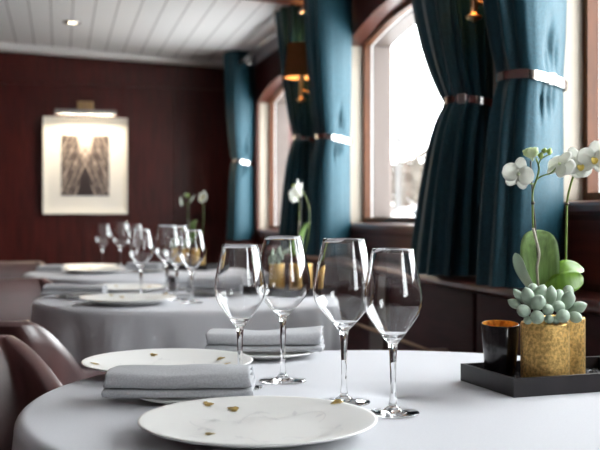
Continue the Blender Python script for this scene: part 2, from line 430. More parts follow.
# ================================================================== CURTAINS
def lerp(a, b_, t): return a+(b_-a)*t
def curtain(label, cx, cy, zt, ztie, zb, top, tie, bot, nf=11, amp=.11, smooth_dir=None, pinch_dir=None, seed=0, ptop=1.8, band=True):
    """top/tie/bot: (half depth x, half length y, dx, dy) of the bundle at each height"""
    root = tag(empty('curtain', (cx, cy, zb)), label, 'curtain', 'tied curtains along the windows')
    rows = []; M, NZ = 144, 72; rnd = random.Random(seed); ph = [rnd.uniform(0, 6.28) for _ in range(6)]
    tiers = []
    for i in range(NZ+1):
        z = zt + (zb-zt)*i/NZ
        if z > ztie:
            s = (zt-z)/(zt-ztie); q = s**ptop; par = [lerp(a, b_, q) for a, b_ in zip(top, tie)]
        else:
            s = (ztie-z)/(ztie-zb); q = s**.55; par = [lerp(a, b_, q) for a, b_ in zip(tie, bot)]
        a, b_, dx, dy = par; near = math.exp(-((z-ztie)/.07)**2)
        row = []
        for j in range(M):
            f = 2*PI*j/M; fx, fy = math.cos(f), math.sin(f)
            k = amp*(1-.45*near)
            damp = 1.0
            if smooth_dir is not None:
                c = math.cos(f-smooth_dir); damp = 1-.93*max(0, min(1, (c+.15)/.6))
            wob = math.sin(nf*f+ph[0]+.5*math.sin(2*f+ph[1])+.35*z)+.45*math.sin((2*nf-3)*f+ph[2]+1.3*z)
            rr = 1 + k*damp*wob + .03*math.sin(3*f+2.5*z+ph[3]) + .02*math.sin(2*f-4.2*z+ph[4])
            px_, py_ = a*rr*fx, b_*rr*fy
            if smooth_dir is not None:
                nx_, ny_ = math.cos(smooth_dir), math.sin(smooth_dir); sup = math.hypot(a*nx_, b_*ny_)
                pr = px_*nx_+py_*ny_; lim = .50*sup
                if pr > lim: px_ -= nx_*(pr-lim)*.58; py_ -= ny_*(pr-lim)*.58
            if pinch_dir is not None:
                for off, zo, wz, wf, dep in ((.10, .085, .050, .15, .22), (-.12, .05, .03, .10, .12), (.0, -.05, .035, .09, .13), (.28, -.045, .03, .06, .12), (-.30, -.06, .04, .07, .12), (.34, .06, .035, .06, .10)):
                    g = math.exp(-(((f-pinch_dir-off-(z-ztie)*1.2*off+PI) % (2*PI)-PI)/wf)**2)*math.exp(-((z-ztie-zo)/wz)**2)
                    px_ *= 1-dep*g; py_ *= 1-dep*g
            row.append(V(min(dx+px_, W0-.027-cx), dy+py_, z-zb))
        rows.append(row)
    v_, f_ = grid(rows, close_u=True); f_.append(tuple(range(M))[::-1]); f_.append(tuple(range(NZ*M, (NZ+1)*M)))
    o = mesh('fabric', v_, f_, 'curtain', root); smooth_angle(o, 60)
    if band:
        a, b_, dx, dy = tie; br = []
        for (da, z) in ((.010, -.011), (.013, -.011), (.013, .011), (.010, .011)):
            row = []
            for k in range(96):
                f = 2*PI*k/96; x_, y_ = a*1.07*math.cos(f), b_*1.07*math.sin(f)
                if smooth_dir is not None:
                    nx_, ny_ = math.cos(smooth_dir), math.sin(smooth_dir); sup = math.hypot(a*nx_, b_*ny_); pr = x_*nx_+y_*ny_
                    if pr > .54*sup: x_ -= nx_*(pr-.54*sup)*.56; y_ -= ny_*(pr-.54*sup)*.56
                l_ = math.hypot(x_, y_); x_ *= (l_+da-.009)/l_; y_ *= (l_+da-.009)/l_
                row.append(V(min(dx+x_, W0-.027-cx+da-.009), dy+y_, ztie-zb+z-.012*math.cos(f)))
            br.append(row)
        v_, f_ = grid(br, close_u=True, close_v=True)
        o = mesh('tieback_band', v_, f_, 'chrome', root); smooth_angle(o, 30)
        f = pinch_dir if pinch_dir is not None else -2.4
        k = int(round((f % (2*PI))/(2*PI)*96)) % 96; c = (br[1][k]+br[2][k])/2
        v_, f_ = boxv(-.012, .012, -.004, .004, -.014, .014); R = Matrix.Rotation(f+PI/2, 3, 'Z')
        tag(bevel(mesh('clasp', [c+R@q for q in v_], f_, 'steel', root, smooth=False), .002), 'polished steel clasp of the tieback')
    return root
SD = -1.12     # direction of the smooth leading edge: towards the window and the room
curtain('teal curtain with brightly lit smooth edge, tied beside the window behind the white orchids', 1.155, 2.34, 2.09, 1.361, .845,
        (.125, .135, -.005, 0), (.078, .10, .012, -.01), (.105, .115, -.005, 0), smooth_dir=SD, pinch_dir=-1.3, seed=3)
curtain('dark navy curtain framing the right edge of the largest bright window', 1.165, 2.83, 2.09, 1.355, .845,
        (.09, .21, -.005, .08), (.06, .10, .03, -.02), (.095, .17, -.01, .06), seed=5, nf=13, amp=.12, ptop=2.6)
curtain('teal curtain between the two windows, next to the lit wall sconce', 1.165, 4.28, 2.09, 1.357, .845,
        (.112, .13, .004, 0), (.07, .10, .012, -.01), (.098, .115, -.005, 0), smooth_dir=SD, pinch_dir=-1.3, seed=8)
curtain('dark curtain hanging left of the lit wall sconce', 1.165, 4.93, 2.06, 1.40, .845,
        (.085, .17, 0, .03), (.05, .08, .03, -.04), (.08, .13, 0, 0), seed=11, nf=12, amp=.12, ptop=1.3)
cf = curtain('teal curtain at the far end, in the dark corner by the wood-panelled wall', 1.165, 6.54, 2.095, 1.37, .86,
        (.105, .125, 0, 0), (.068, .10, .01, -.01), (.092, .115, 0, 0), smooth_dir=SD, pinch_dir=-1.3, seed=14, amp=.08)
g = []
for k in range(24):
    a = 2*PI*k/24; g.append(V(0, 0, 0)+RT*(.019*math.cos(a))+UP*(.021*math.sin(a)))
gp = P(249, 61, 6.23)-V(1.165, 6.54, .86)
mesh('grommet', *tube([gp+q for q in g], .005, closed=True), 'chrome', cf)
for (a, b_, lab) in ((.72, 2.55, 'steel curtain rod over the window behind the white orchids'), (2.65, 4.50, 'steel curtain rod over the largest bright window'), (4.68, 6.95, 'thin steel curtain rod over the far window, running to the corner')):
    r_ = tag(empty('curtain_rod', (1.15, a, 2.02)), lab, 'curtain rod', 'curtain rods')
    mesh('rod', *tube([V(0, 0, 0), V(0, b_-a, 0)], .010, 12), 'steel', r_)
    for y in (.05, b_-a-.05): box('bracket', -.006, .03, y-.008, y+.008, -.004, .012, 'steel', r_)

# ================================================================== LAMPS
def sconce(y, label):
    x = 1.14; root = tag(empty('wall_sconce', (x, y, 1.58)), label, 'wall lamp', 'wall sconces on the piers')
    mesh('backplate', *lathe([(.0, 0), (.03, .004), (.03, .2), (0, .204)], 20, c=(.125, 0, .0)), 'brass', root)
    mesh('stem', *lathe([(.001, -.012), (.010, -.006), (.022, 0), (.024, .006), (.012, .012), (.010, .02), (.010, .12), (.016, .125), (.016, .15), (.001, .151)], 20), 'brass', root)
    mesh('arm', *tube(catmull([V(.125, 0, .05), V(.07, 0, .035), V(.0, 0, .05)]), .006), 'brass', root)
    rows = []
    for r, z in ((.082, .11), (.0635, .275), (.0615, .275), (.080, .11)):
        rows.append([V(r*(1+.012*(j % 2))*math.cos(2*PI*j/72), r*(1+.012*(j % 2))*math.sin(2*PI*j/72), z) for j in range(72)])
    mesh('lamp_shade', *grid(rows, close_u=True), 'shade_fabric', root)
    tag(mesh('lining', *lathe([(.0795, .1105), (.061, .2745)], 48), 'shade_lining', root), 'pale inner lining of the shade')
    mesh('bulb', *lathe([(.001, .15), (.011, .152), (.016, .17), (.02, .19), (.016, .21), (.001, .222)], 16), 'bulb', root)
    ld = bpy.data.lights.new('sconce_glow', 'POINT'); ld.energy = 1.2; ld.color = (1, .5, .22); ld.shadow_soft_size = .02
    lo = bpy.data.objects.new('sconce_glow', ld); C.objects.link(lo); lo.parent = root; lo.location = (0, 0, .245)
    return root
sconce(4.73, 'lit wall sconce with brown shade on the pier between two curtains')
sconce(2.64, 'wall sconce whose metal stem hangs beside the navy curtain, shade above view')
dl = P(72, 17, 5.9); dl.z = ceil_z(dl.x)
d_ = tag(empty('ceiling_downlight', dl), 'small round recessed downlight glowing in the white boarded ceiling', 'ceiling light')
mesh('trim_ring', *lathe([(.030, -.003), (.034, -.010), (.050, -.008), (.053, 0), (.03, .0)], 32), 'chrome', d_)
mesh('lens', *lathe([(.0001, -.004), (.03, -.004), (.03, -.001)], 32), 'downlight_lens', d_)
ld = bpy.data.lights.new('downlight_spot', 'SPOT'); ld.energy = 12; ld.color = (1, .82, .6); ld.spot_size = 1.6; ld.shadow_soft_size = .03
lo = bpy.data.objects.new('downlight_spot', ld); C.objects.link(lo); lo.parent = d_; lo.location = (0, 0, -.02)

# framed print on the end wall
def on_back(px, py, y=YB):
    u = (px-300)/1000; t = y/(FW.y+u*RT.y); return P(px, py, t)
a, b_ = on_back(43, 117), on_back(127, 214); fx0, fx1, fz1, fz0 = a.x, b_.x, a.z, b_.z
fc = V((fx0+fx1)/2, YB, (fz0+fz1)/2); hw, hh = (fx1-fx0)/2, (fz1-fz0)/2
fp = tag(empty('framed_print', fc), 'white framed architectural print lit from above on the dark wood wall', 'picture')
box('mat_board', -hw+.008, hw-.008, -.035, -.004, -hh+.008, hh-.008, 'mat_board', fp)
parts = [boxv(-hw, -hw+.012, -.05, -.002, -hh, hh), boxv(hw-.012, hw, -.05, -.002, -hh, hh), boxv(-hw+.012, hw-.012, -.05, -.002, -hh, -hh+.012), boxv(-hw+.012, hw-.012, -.05, -.002, hh-.012, hh)]
mesh('frame', *join(*parts), 'acrylic', fp, smooth=False)
a, b_ = on_back(61, 135), on_back(109, 196)
pw, ph_ = (b_.x-a.x)/2, (a.z-b_.z)/2; pc = V((a.x+b_.x)/2, YB, (a.z+b_.z)/2)-fc
box('print', -pw, pw, -.0005, .0005, -ph_, ph_, 'print', fp, loc=pc+V(0, -.0362, 0))
pl = tag(empty('picture_light', V(fc.x, YB, fz1+.03)), 'slim metal picture light mounted above the framed print', 'picture light')
box('wall_plate', -.055, .055, -.02, 0, .0, .085, 'brass', pl, bw=.006)
mesh('arm', *tube(catmull([V(0, -.02, .045), V(0, -.09, .05), V(0, -.13, .02)]), .008), 'brass', pl)
parts = [boxv(-.205, .205, -.158, -.112, .0, .012), boxv(-.205, .205, -.158, -.153, -.022, .0), boxv(-.205, .205, -.117, -.112, -.010, .0)]
mesh('reflector', *join(*parts), 'steel', pl, smooth=False)
mesh('lamp_tube', *tube([V(-.19, -.135, -.009), V(.19, -.135, -.009)], .006), 'picture_tube', pl)
ld = bpy.data.lights.new('picture_lamp', 'AREA'); ld.shape = 'RECTANGLE'; ld.size = .38; ld.size_y = .02; ld.energy = 6; ld.color = (1, .84, .62)
lo = bpy.data.objects.new('picture_lamp', ld); C.objects.link(lo); lo.parent = pl; lo.location = (0, -.135, -.022); lo.rotation_euler = (math.radians(-28), 0, 0)

# ================================================================== TABLES
T1, T2, T3 = CX(.143, 1.49), CX(-.375, 3.33), CX(-.745, 4.78)
RT1, RT2, RT3 = .548, .50, .56
def table(c, r, label):
    root = tag(empty('dining_table', c), label, 'table', 'dining tables')
    mesh('tabletop', *lathe([(.001, TZ-.030), (r-.02, TZ-.030), (r-.012, TZ-.022), (r-.012, TZ-.008), (r-.02, TZ-.004), (.001, TZ-.004)], 48), 'dark_wood', root)
    mesh('pedestal', *lathe([(.05, .03), (.045, .06), (.04, TZ-.05), (.09, TZ-.03)], 24), 'dark_wood', root)
    mesh('base', *lathe([(.001, 0), (.27, 0), (.27, .015), (.06, .035), (.001, .036)], 32), 'dark_wood', root)
def cloth(c, r, label, seed, nf=13, drop=.60):
    rnd = random.Random(seed); ph = [rnd.uniform(0, 6.28) for _ in range(5)]; S = 220; rows = []
    er = .018
    prof = [(.001, 0, 0), (r*.3, 0, 0), (r*.6, 0, 0), (r*.85, 0, 0), (r-er*1.5, 0, 0), (r-er, 0, 0)]
    for k in range(1, 7):
        a = PI/2*k/6; prof.append((r-er+er*math.sin(a), -(er-er*math.cos(a)), .0))
    for k in range(1, 22): prof.append((r, -er-(drop-er)*k/21, k/21))
    for rr, z, q in prof:
        row = []
        for j in range(S):
            f = 2*PI*j/S
            w = math.sin(nf*f+ph[0]+.8*math.sin(2*f+ph[1])+.5*math.sin(5*f+ph[4]))
            fold = (q**.7)*(.030*w+.010*math.sin((2*nf+3)*f+ph[2])+.012)
            R = rr+fold
            row.append(V(R*math.cos(f), R*math.sin(f), z+.006*q*math.sin(3*f+ph[3])))
        rows.append(row)
    v_, f_ = grid(rows, close_u=True)
    o = mesh('tablecloth', v_, f_, 'linen', loc=V(c.x, c.y, TZ))
    s = o.modifiers.new('thick', 'SOLIDIFY'); s.thickness = .0025; s.offset = -1
    return tag(o, label, 'tablecloth', 'tablecloths')
table(T1, RT1, 'round dining table in the foreground under the pale cloth')
table(T2, RT2, 'round dining table in the middle of the row, under a draped cloth')
table(T3, RT3, 'round dining table furthest back, nearest the wood-panelled wall')
cloth(T1, RT1, 'pale cloth on the foreground table holding the plates and black tray', 1)
cloth(T2, RT2, 'grey-white draped cloth on the middle table, hanging in soft folds', 4, nf=15)
cloth(T3, RT3, 'draped cloth on the table nearest the dark end wall', 9, nf=14)

# ---- plates
def plate_mesh(name, R, h, seed, deco=True):
    S = 72
    prof = [(.001, .0), (R*.52, .0), (R*.56, .001), (R*.60, .004), (R*.97, h-.004), (R, h-.0015), (R*.998, h), (R*.975, h), (R*.93, h-.0022), (R*.62, .0085), (R*.5, .0065), (.001, .0062)]
    vs, fs = lathe(prof, S); mi = [0]*len(fs)
    def top(r):   # upper surface height
        q = r/R
        if q < .5: return .0065
        if q < .62: return .0065+.002*(q-.5)/.12
        return .0085+(h-.0022-.0085)*(q-.62)/.31
    if deco:
        rnd = random.Random(seed)
        def flat(poly, mat_i, dz):
            k = len(vs); vs.extend(V(x, y, top(math.hypot(x, y))+dz) for x, y in poly); fs.append(tuple(range(k, k+len(poly)))); mi.append(mat_i)
        # grey vines wandering round the plate
        for k in range(5):
            a = 2*PI*k/5+rnd.uniform(-.3, .3); r0 = R*rnd.uniform(.42, .62); pts = []
            for i in range(14):
                aa = a+i*.085; rr = r0+R*.16*math.sin(i*.45+k)+R*.004*i; pts.append(V(rr*math.cos(aa), rr*math.sin(aa)))
            for p, q in zip(pts[:-1], pts[1:]):
                d = (q-p); n = V(-d.y, d.x).normalized()*.0009
                flat([(p+n)[:], (p-n)[:], (q-n)[:], (q+n)[:]], 2, .0006)
            for i in (3, 7, 11):
                p = pts[i]; d = V(math.cos(a*3+i), math.sin(a*3+i)); n = V(-d.y, d.x)
                flat([(p)[:], (p+d*.008+n*.004)[:], (p+d*.017)[:], (p+d*.008-n*.004)[:]], 2, .0006)
        # a few gold leaves
        for k, (sx_, sy_) in enumerate(deco_spots[seed % len(deco_spots)]):
            p = V(sx_, sy_); d0 = AX+rnd.uniform(-.5, .5)+(PI if k % 2 else 0); sc = rnd.uniform(.8, 1.1); p -= V(math.cos(d0), math.sin(d0))*.008
            for j in range(3):
                d = V(math.cos(d0+(j-1)*.9), math.sin(d0+(j-1)*.9)); n = V(-d.y, d.x); ln = (.015 if j == 1 else .0105)*sc
                poly = [p[:], (p+d*ln*.35+n*ln*.36)[:], (p+d*ln*.75+n*ln*.27)[:], (p+d*ln)[:], (p+d*ln*.75-n*ln*.27)[:], (p+d*ln*.35-n*ln*.36)[:]]
                flat(poly, 1, .0009+.0001*j)
    me = bpy.data.meshes.new(name); me.from_pydata([tuple(v) for v in vs], [], fs); me.polygons.foreach_set('material_index', mi)
    for k in ('porcelain', 'gold_leaf', 'vine_grey'): me.materials.append(MATS[k])
    for p in me.polygons: p.use_smooth = True
    return me
AX = -YAW      # angle of the picture's right-hand direction in the world
def spot(px, py, c):
    t = (.273-.017)/((py-215)/1000); p = CX((px-300)/1000*t, t)-CX(*c); return (p.x, p.y)
deco_spots = [[spot(px, py, (-.052, 1.24)) for px, py in ((210, 405), (232, 406), (212, 426), (336, 406))],
              [spot(px, py, (-.229, 1.733)) for px, py in ((155, 354), (172, 365), (222, 357), (94, 364), (229, 361))]]
def plate(loc, R, h, seed, label, group, deco=True, cat='plate', name='dinner_plate'):
    o = bpy.data.objects.new(name, plate_mesh(name, R, h, seed, deco)); C.objects.link(o); o.location = loc
    return tag(o, label, cat, group)
TOP = TZ+.0004
def tp(X, t): return CX(X, t, TOP)
GP = 'large gold-leaf plates'
plate(tp(-.052, 1.24), .1478, .022, 0, 'large white gold-leaf plate at the very front of the table', GP)
plate(tp(-.229, 1.733), .1475, .022, 1, 'large white gold-leaf plate behind the grey napkin on the front table', GP)
GS = 'small plates under napkins'
plate(tp(-.160, 1.474), .080, .012, 0, 'small white plate under the napkin between the two large front plates', GS, False, name='side_plate')
plate(tp(-.062, 1.925), .092, .014, 0, 'small white plate under the folded napkin at the back of the front table', GS, False, name='side_plate')
# ---- napkins
def napkin(loc, L_, Wd, rz, seed, label, H=.032, t=.0055, curl=0.0, tilt=0.0):
    """one cloth: a flat flap at the bottom, then rolled over itself into a thick pad; extruded along its length"""
    rnd = random.Random(seed); path = []; w = Wd/2; layers = 1
    def run(y0, z0, y1, z1, n=9):
        for i in range(n+1): path.append((lerp(y0, y1, i/n), lerp(z0, z1, i/n)))
    def arc(cy_, cz, r, a0, a1, n=6, sq=1.0):
        for i in range(1, n):
            a = lerp(a0, a1, i/n); path.append((cy_+r*sq*math.cos(a), cz+r*math.sin(a)))
    z1 = t*.5; z2 = z1+t*1.15; ht = H-t*.5; z3 = z2+t*1.15
    run(w*.97, z1, -w, z1); arc(-w, (z1+z2)/2, (z2-z1)/2, -PI/2, -3*PI/2, 4)
    run(-w, z2, w*.9, z2); arc(w*.9, (z2+ht)/2, (ht-z2)/2, -PI/2, PI/2, 8, .7)
    run(w*.9, ht, -w*.90, ht); arc(-w*.90, (z3+ht)/2, (ht-z3)/2, PI/2, 3*PI/2, 8, .8)
    run(-w*.90, z3, w*.72, z3+t*.2); arc(w*.72, (z3+t*.2+ht-t*1.15)/2, (ht-t*1.35-z3)/2, -PI/2, PI/2, 6, .7)
    run(w*.72, ht-t*1.15, -w*.7, ht-t*1.15)
    S = 26; rows = []; ph = [rnd.uniform(0, 6.28) for _ in range(6)]
    for i in range(S+1):
        x = (i/S-.5)*L_; row = []
        for (y, z) in path:
            q = z/H
            dz = q*(.0016*math.sin(x*22+ph[0]+y*18)+.0008*math.sin(x*55+ph[1])+.0010*math.sin(y*70+x*30+ph[2])) + q*q*.004*math.cos(y/Wd*PI)
            dx = .0025*math.sin(q*5+ph[3])*(x/L_*2)+.0015*math.sin(y*40+ph[4])
            dy = .0015*math.sin(x*18+ph[5])+q*tilt*x
            if curl: dz += curl*q*(max(0, x/L_*2)**3)*(.6+.4*math.cos(y/Wd*PI))
            row.append(V(x+dx, y+dy, max(t*.5, z+dz)))
        rows.append(row)
    o = mesh('napkin', *grid(rows), 'napkin', loc=loc); o.rotation_euler = (0, 0, rz)
    s = o.modifiers.new('thick', 'SOLIDIFY'); s.thickness = t*.9; s.offset = 0
    s2 = o.modifiers.new('sub', 'SUBSURF'); s2.levels = 1; s2.render_levels = 1
    return tag(o, label, 'napkin', 'folded grey napkins')
napkin(tp(-.175, 1.472)+V(0, 0, .0118), .212, .095, AX+.02, 2, 'grey folded napkin lying between the two large front plates', H=.034)
napkin(tp(-.066, 1.930)+V(0, 0, .0138), .222, .085, AX-.03, 6, 'grey folded napkin at the back edge of the front table, behind the glasses', H=.034, curl=.008)

# ---- wine glasses
def glass_parts(h, rmax, rrim, zmax, zbowl, rb):
    """outer and inner profiles split into bowl, stem and foot; the open rings meet so the glass stays one solid"""
    th = .0010
    zs = .26*h                                           # where the bowl part meets the stem part
    outer = [(.0042, zs), (.0046, zs+.010), (.0048, zbowl-.020), (.0057, zbowl-.009), (.0072, zbowl)]
    # straight cone, rounded shoulder, then a gentle taper to the rim
    ctrl = [(.0072, zbowl), (.0072+(rmax-.0072)*.70, zbowl+(zmax-zbowl)*.60), (rmax*.985, zmax-.010), (rmax, zmax+.008)]
    n = 20
    for i in range(1, n+1):
        q = i/n
        if q < .6:
            k = q/.6; outer.append((lerp(.0072, ctrl[1][0], k), lerp(zbowl, ctrl[1][1], k**1.12)))
        else:
            k = (q-.6)/.4; a_, b_, c_ = ctrl[1], ctrl[2], ctrl[3]
            outer.append(tuple((1-k)**2*a_[m_]+2*k*(1-k)*b_[m_]+k*k*c_[m_] for m_ in (0, 1)))
    z1 = zmax+.008
    for i in range(1, 13):
        q = i/12; outer.append((rmax+(rrim-rmax)*(q**1.28), z1+(h-z1)*q))
    inner = [(rrim-.0003, h+.0007)] + [(max(.0003, r-th), z) for r, z in outer[::-1] if z > zbowl+.0105] + [(.0062, zbowl+.0090), (.0003, zbowl+.0065)]
    bowl = outer+inner
    stem = [(.0060, .013), (.0046, .020), (.0039, .030), (.0038, .042), (.0042, zs)]
    foot = [(.0003, .0006), (rb-.004, .0003), (rb-.0008, .0008), (rb, .0018), (rb-.0012, .0027), (rb*.6, .0036), (rb*.35, .0052), (.011, .0078), (.0075, .0105), (.0060, .013)]
    return bowl, stem, foot
def make_glass(kind):
    args = {'white': (.226, .0408, .0282, .150, .097, .0365), 'red': (.238, .0452, .0300, .154, .106, .0385)}[kind]
    root = empty('wine_glass', (0, 0, 0))
    for nm, pr in zip(('bowl', 'stem', 'foot'), glass_parts(*args)):
        v_, f_ = lathe(pr, 64); mesh(nm, v_, f_, 'wine_glass', root)
    return root
PROTO = {}
def glass(kind, loc, label):
    if kind not in PROTO: r_ = PROTO[kind] = make_glass(kind)
    else: r_ = copy_tree(PROTO[kind])
    r_.location = loc
    return tag(r_, label, 'wine glass', 'wine glasses')
def gp_(px, t): return tp((px-300)/1000*t, t)
glass('white', gp_(240, 1.578), 'empty wine glass just behind the grey napkin, left of the front table\'s four glasses')
glass('red', gp_(283, 1.640), 'empty larger wine glass standing furthest back on the front table, gold pots seen through it')
glass('red', gp_(344, 1.452), 'empty wide wine glass behind the right edge of the front plate')
glass('white', gp_(393, 1.372), 'empty wine glass nearest the black tray, its foot clear of the plate')

# ================================================================== CENTREPIECE
NC = V(.319, 1.492)                        # near corner of the tray, in (right, forward)
E1, E2 = V(-.33, .944), V(.944, .33); L1, L2 = .165, .27
def cp(X, t, z): return CX(X, t, TZ+z)
torg = CX(NC.x+E1.x*L1/2+E2.x*L2/2, NC.y+E1.y*L1/2+E2.y*L2/2, TOP)
trot = math.atan2(*(D(E2.x, E2.y).yx))
tray = tag(empty('serving_tray', torg, trot), 'black rectangular tray carrying the pots and cup on the front table', 'tray', 'black centrepiece trays')
a, b_ = L2/2, L1/2
box('tray_floor', -a, a, -b_, b_, 0, .005, 'tray_black', tray)
parts = [boxv(-a, a, -b_, -b_+.007, .005, .028), boxv(-a, a, b_-.007, b_, .005, .028), boxv(-a, -a+.007, -b_+.007, b_-.007, .005, .028), boxv(a-.007, a, -b_+.007, b_-.007, .005, .028)]
mesh('tray_rim', *join(*parts), 'tray_black', tray, smooth=False)
CUP = (.3238, 1.617); SUC = (.3856, 1.574); ORC = (.4355, 1.657)
# gravel between the pots
vs, fs = [], []
rnd = random.Random(5); Mi = Matrix.Rotation(-trot, 3, 'Z')
obst = [((Mi@(cp(*c, 0)-torg)).xy, r+.004) for c, r in ((CUP, .027), (SUC, .0378), (ORC, .036))]
for _ in range(1500):
    x, y = rnd.uniform(-a+.011, a-.011), rnd.uniform(-b_+.011, b_-.011)
    if any((Vector((x, y))-c).length < r for c, r in obst): continue
    s = rnd.uniform(.0016, .003); z = .0055+s*.5+rnd.uniform(0, .003); k = len(vs)
    R = Matrix.Rotation(rnd.uniform(0, 6), 3, 'Z')
    for q in ((1, 0, 0), (-1, 0, 0), (0, 1, 0), (0, -1, 0), (0, 0, .7), (0, 0, -.7)):
        vs.append(V(x, y, z)+R@(Vector(q)*s*rnd.uniform(.7, 1.2)))
    fs += [(k, k+2, k+4), (k+2, k+1, k+4), (k+1, k+3, k+4), (k+3, k, k+4), (k+2, k, k+5), (k+1, k+2, k+5), (k+3, k+1, k+5), (k, k+3, k+5)]
gr = mesh('gravel', vs, fs, 'gravel', smooth=False, loc=torg); gr.rotation_euler = (0, 0, trot)
tag(gr, 'black glinting gravel scattered in the front tray', 'gravel', kind='stuff')
# cup
CB = .0062
cup = tag(empty('candle_cup', cp(*CUP, CB)), 'black tapered cup with gold-orange lining in the front tray', 'cup', 'black gold-lined cups')
mesh('cup_body', *lathe([(.001, 0), (.0225, 0), (.0240, .002), (.0308, .0908), (.0300, .092), (.0292, .0915)], 48), 'cup_black', cup)
tag(mesh('lining', *lathe([(.0292, .0915), (.0230, .012), (.020, .008), (.001, .007)], 48), 'cup_lining', cup), 'gold-orange foil lining')
fd = FW.copy()
for ch in cup.children:
    for v_ in ch.data.vertices:
        if v_.co.z > .05: v_.co.z += .09*(v_.co.x*fd.x+v_.co.y*fd.y)      # hand-made rim, a little higher at the back
def pot(root, R, h):
    mesh('pot', *lathe([(.001, 0), (R-.002, 0), (R-.0005, .0015), (R, .004), (R, h-.003), (R-.001, h), (R-.003, h), (R-.004, h-.002), (R-.004, h-.012)], 56), 'gold_pot', root)
    mesh('soil', *lathe([(R-.004, h-.012), (R*.5, h-.009), (.001, h-.008)], 40), 'soil', root)
# succulent pot
suc = tag(empty('potted_succulent', cp(*SUC, CB)), 'gold cylindrical pot of grey-green succulents at the front of the near tray', 'potted plant', 'potted succulents')
SH = .0985
pot(suc, .0378, SH); so = suc.location.copy()
rnd = random.Random(3)
leafs = [  # tip-centre pixel, depth, length, belly radius, cluster
    (519, 296, 1.57, .022, .0058, 0), (528, 297, 1.565, .026, .0095, 0), (541, 293, 1.585, .024, .0088, 0), (538, 303, 1.552, .026, .0100, 0), (524, 311, 1.550, .026, .0088, 0),
    (537, 317, 1.545, .024, .0096, 0), (515, 304, 1.575, .020, .0065, 0), (533, 290, 1.60, .02, .008, 0),
    (548, 310, 1.548, .020, .0078, 1), (551, 296, 1.58, .026, .0080, 1), (558, 296, 1.60, .022, .0075, 1), (568, 300, 1.57, .026, .0095, 2), (577, 308, 1.572, .026, .0085, 2),
    (559, 307, 1.555, .022, .0085, 2), (563, 316, 1.545, .024, .0096, 2), (575, 317, 1.56, .022, .0080, 2), (549, 319, 1.545, .016, .0065, 1), (568, 292, 1.61, .022, .008, 2),
    (544, 301, 1.60, .02, .0075, 1), (556, 320, 1.548, .014, .006, 2), (528, 320, 1.548, .015, .006, 0)]
cl = [P(533, 314, 1.572), P(550, 314, 1.578), P(564, 313, 1.580)]
for px, py, t, ln, r_, k in leafs:
    ctr = P(px, py, t); d = (ctr-cl[k]); d.normalize()
    a0, b0 = ctr-d*ln*.85, ctr+d*ln*.66
    a0.z = max(a0.z, so.z+SH-.014)
    mesh('leaf', *egg(a0-so, b0-so, r_*1.14), 'succulent', suc)
# orchid pot
orc = tag(empty('potted_orchid', cp(*ORC, CB)), 'gold pot with white orchid on two tall stems in the near tray', 'potted plant', 'potted white orchids')
oo = orc.location.copy(); OH = .098
pot(orc, .0362, OH)
def Q(px, py, t=1.66): return P(px, py, t)-oo
def wprof(n, w, base=.30, belly=.55):
    out = []
    for i in range(n):
        q = i/(n-1)
        if q < belly: out.append(w*(base+(1-base)*math.sin(PI*q/belly/2)))
        else: out.append(w*max(.10, (1-((q-belly)/(1-belly))**2.3)**.5))
    return out
def leaf(name, path, w, side, m, cup=.25, label=None, nrm=None, belly=.55, thick=.0016):
    pth = catmull(path, 6)
    o = mesh(name, *blade(pth, wprof(len(pth), w, belly=belly), side, cup, 8, thick, nrm), m, orc)
    if label: o['label'] = label
leaf('leaf', [Q(547, 300, 1.655), Q(544, 282, 1.652), Q(540, 262, 1.655), Q(539, 243, 1.665), Q(541, 230, 1.68)], .0315, D(1, -.12, .12), 'orchid_leaf_light', .18, 'tall upright pale green leaf', D(0, -1, 0))
leaf('leaf', [Q(540, 300, 1.65), Q(530, 284, 1.645), Q(521, 268, 1.645), Q(515, 253, 1.655)], .0105, D(.7, -.5, -.35), 'orchid_leaf_pale', .3, 'narrow pale grey-green leaf', D(-.3, -1, .3))
leaf('leaf', [Q(545, 302, 1.65), Q(552, 282, 1.645), Q(566, 270, 1.645), Q(583, 268, 1.66)], .0185, D(-.25, .65, .6), 'orchid_leaf', .25, 'short glossy green leaf', D(0, -.5, 1), belly=.62)
leaf('leaf', [Q(544, 304, 1.64), Q(552, 291, 1.625), Q(566, 283, 1.62), Q(583, 277, 1.635)], .0185, D(-.2, .25, 1), 'orchid_leaf', .22, 'short glossy green leaf', D(0, -1, .2), belly=.62)
st1 = catmull([Q(539, 302, 1.655), Q(538, 284, 1.645), Q(537, 268, 1.64), Q(539, 254, 1.64), Q(536, 240, 1.64), Q(533, 228, 1.64)], 6)
tag(mesh('flower_stem', *tube(st1, .0023), 'stem_root', orc), 'pale grey woody lower stem')
st1b = catmull([Q(533, 228, 1.64), Q(532.5, 205, 1.64), Q(533, 190, 1.64), Q(537, 178, 1.64), Q(539, 168, 1.64), Q(536, 158, 1.64)], 6)
mesh('flower_stem', *tube(st1b, .0017), 'stem_green', orc)
mesh('flower_stalk', *tube(catmull([Q(534, 184, 1.64), Q(529, 183, 1.637), Q(524, 178, 1.63), Q(521, 172, 1.625)], 5), .0012), 'stem_green', orc)
mesh('flower_stalk', *tube(catmull([Q(536, 180, 1.64), Q(542, 176, 1.637), Q(551, 173, 1.63), Q(557, 167, 1.63)], 5), .0013), 'stem_green', orc)
mesh('flower_stalk', *tube(catmull([Q(538, 166, 1.64), Q(541, 159, 1.63), Q(548, 155, 1.63)], 5), .0011), 'stem_green', orc)
mesh('support_stake', *tube([Q(538, 262, 1.650), Q(536, 235, 1.646), Q(533, 200, 1.646), Q(530.5, 161, 1.646)], .0014), 'stake', orc)
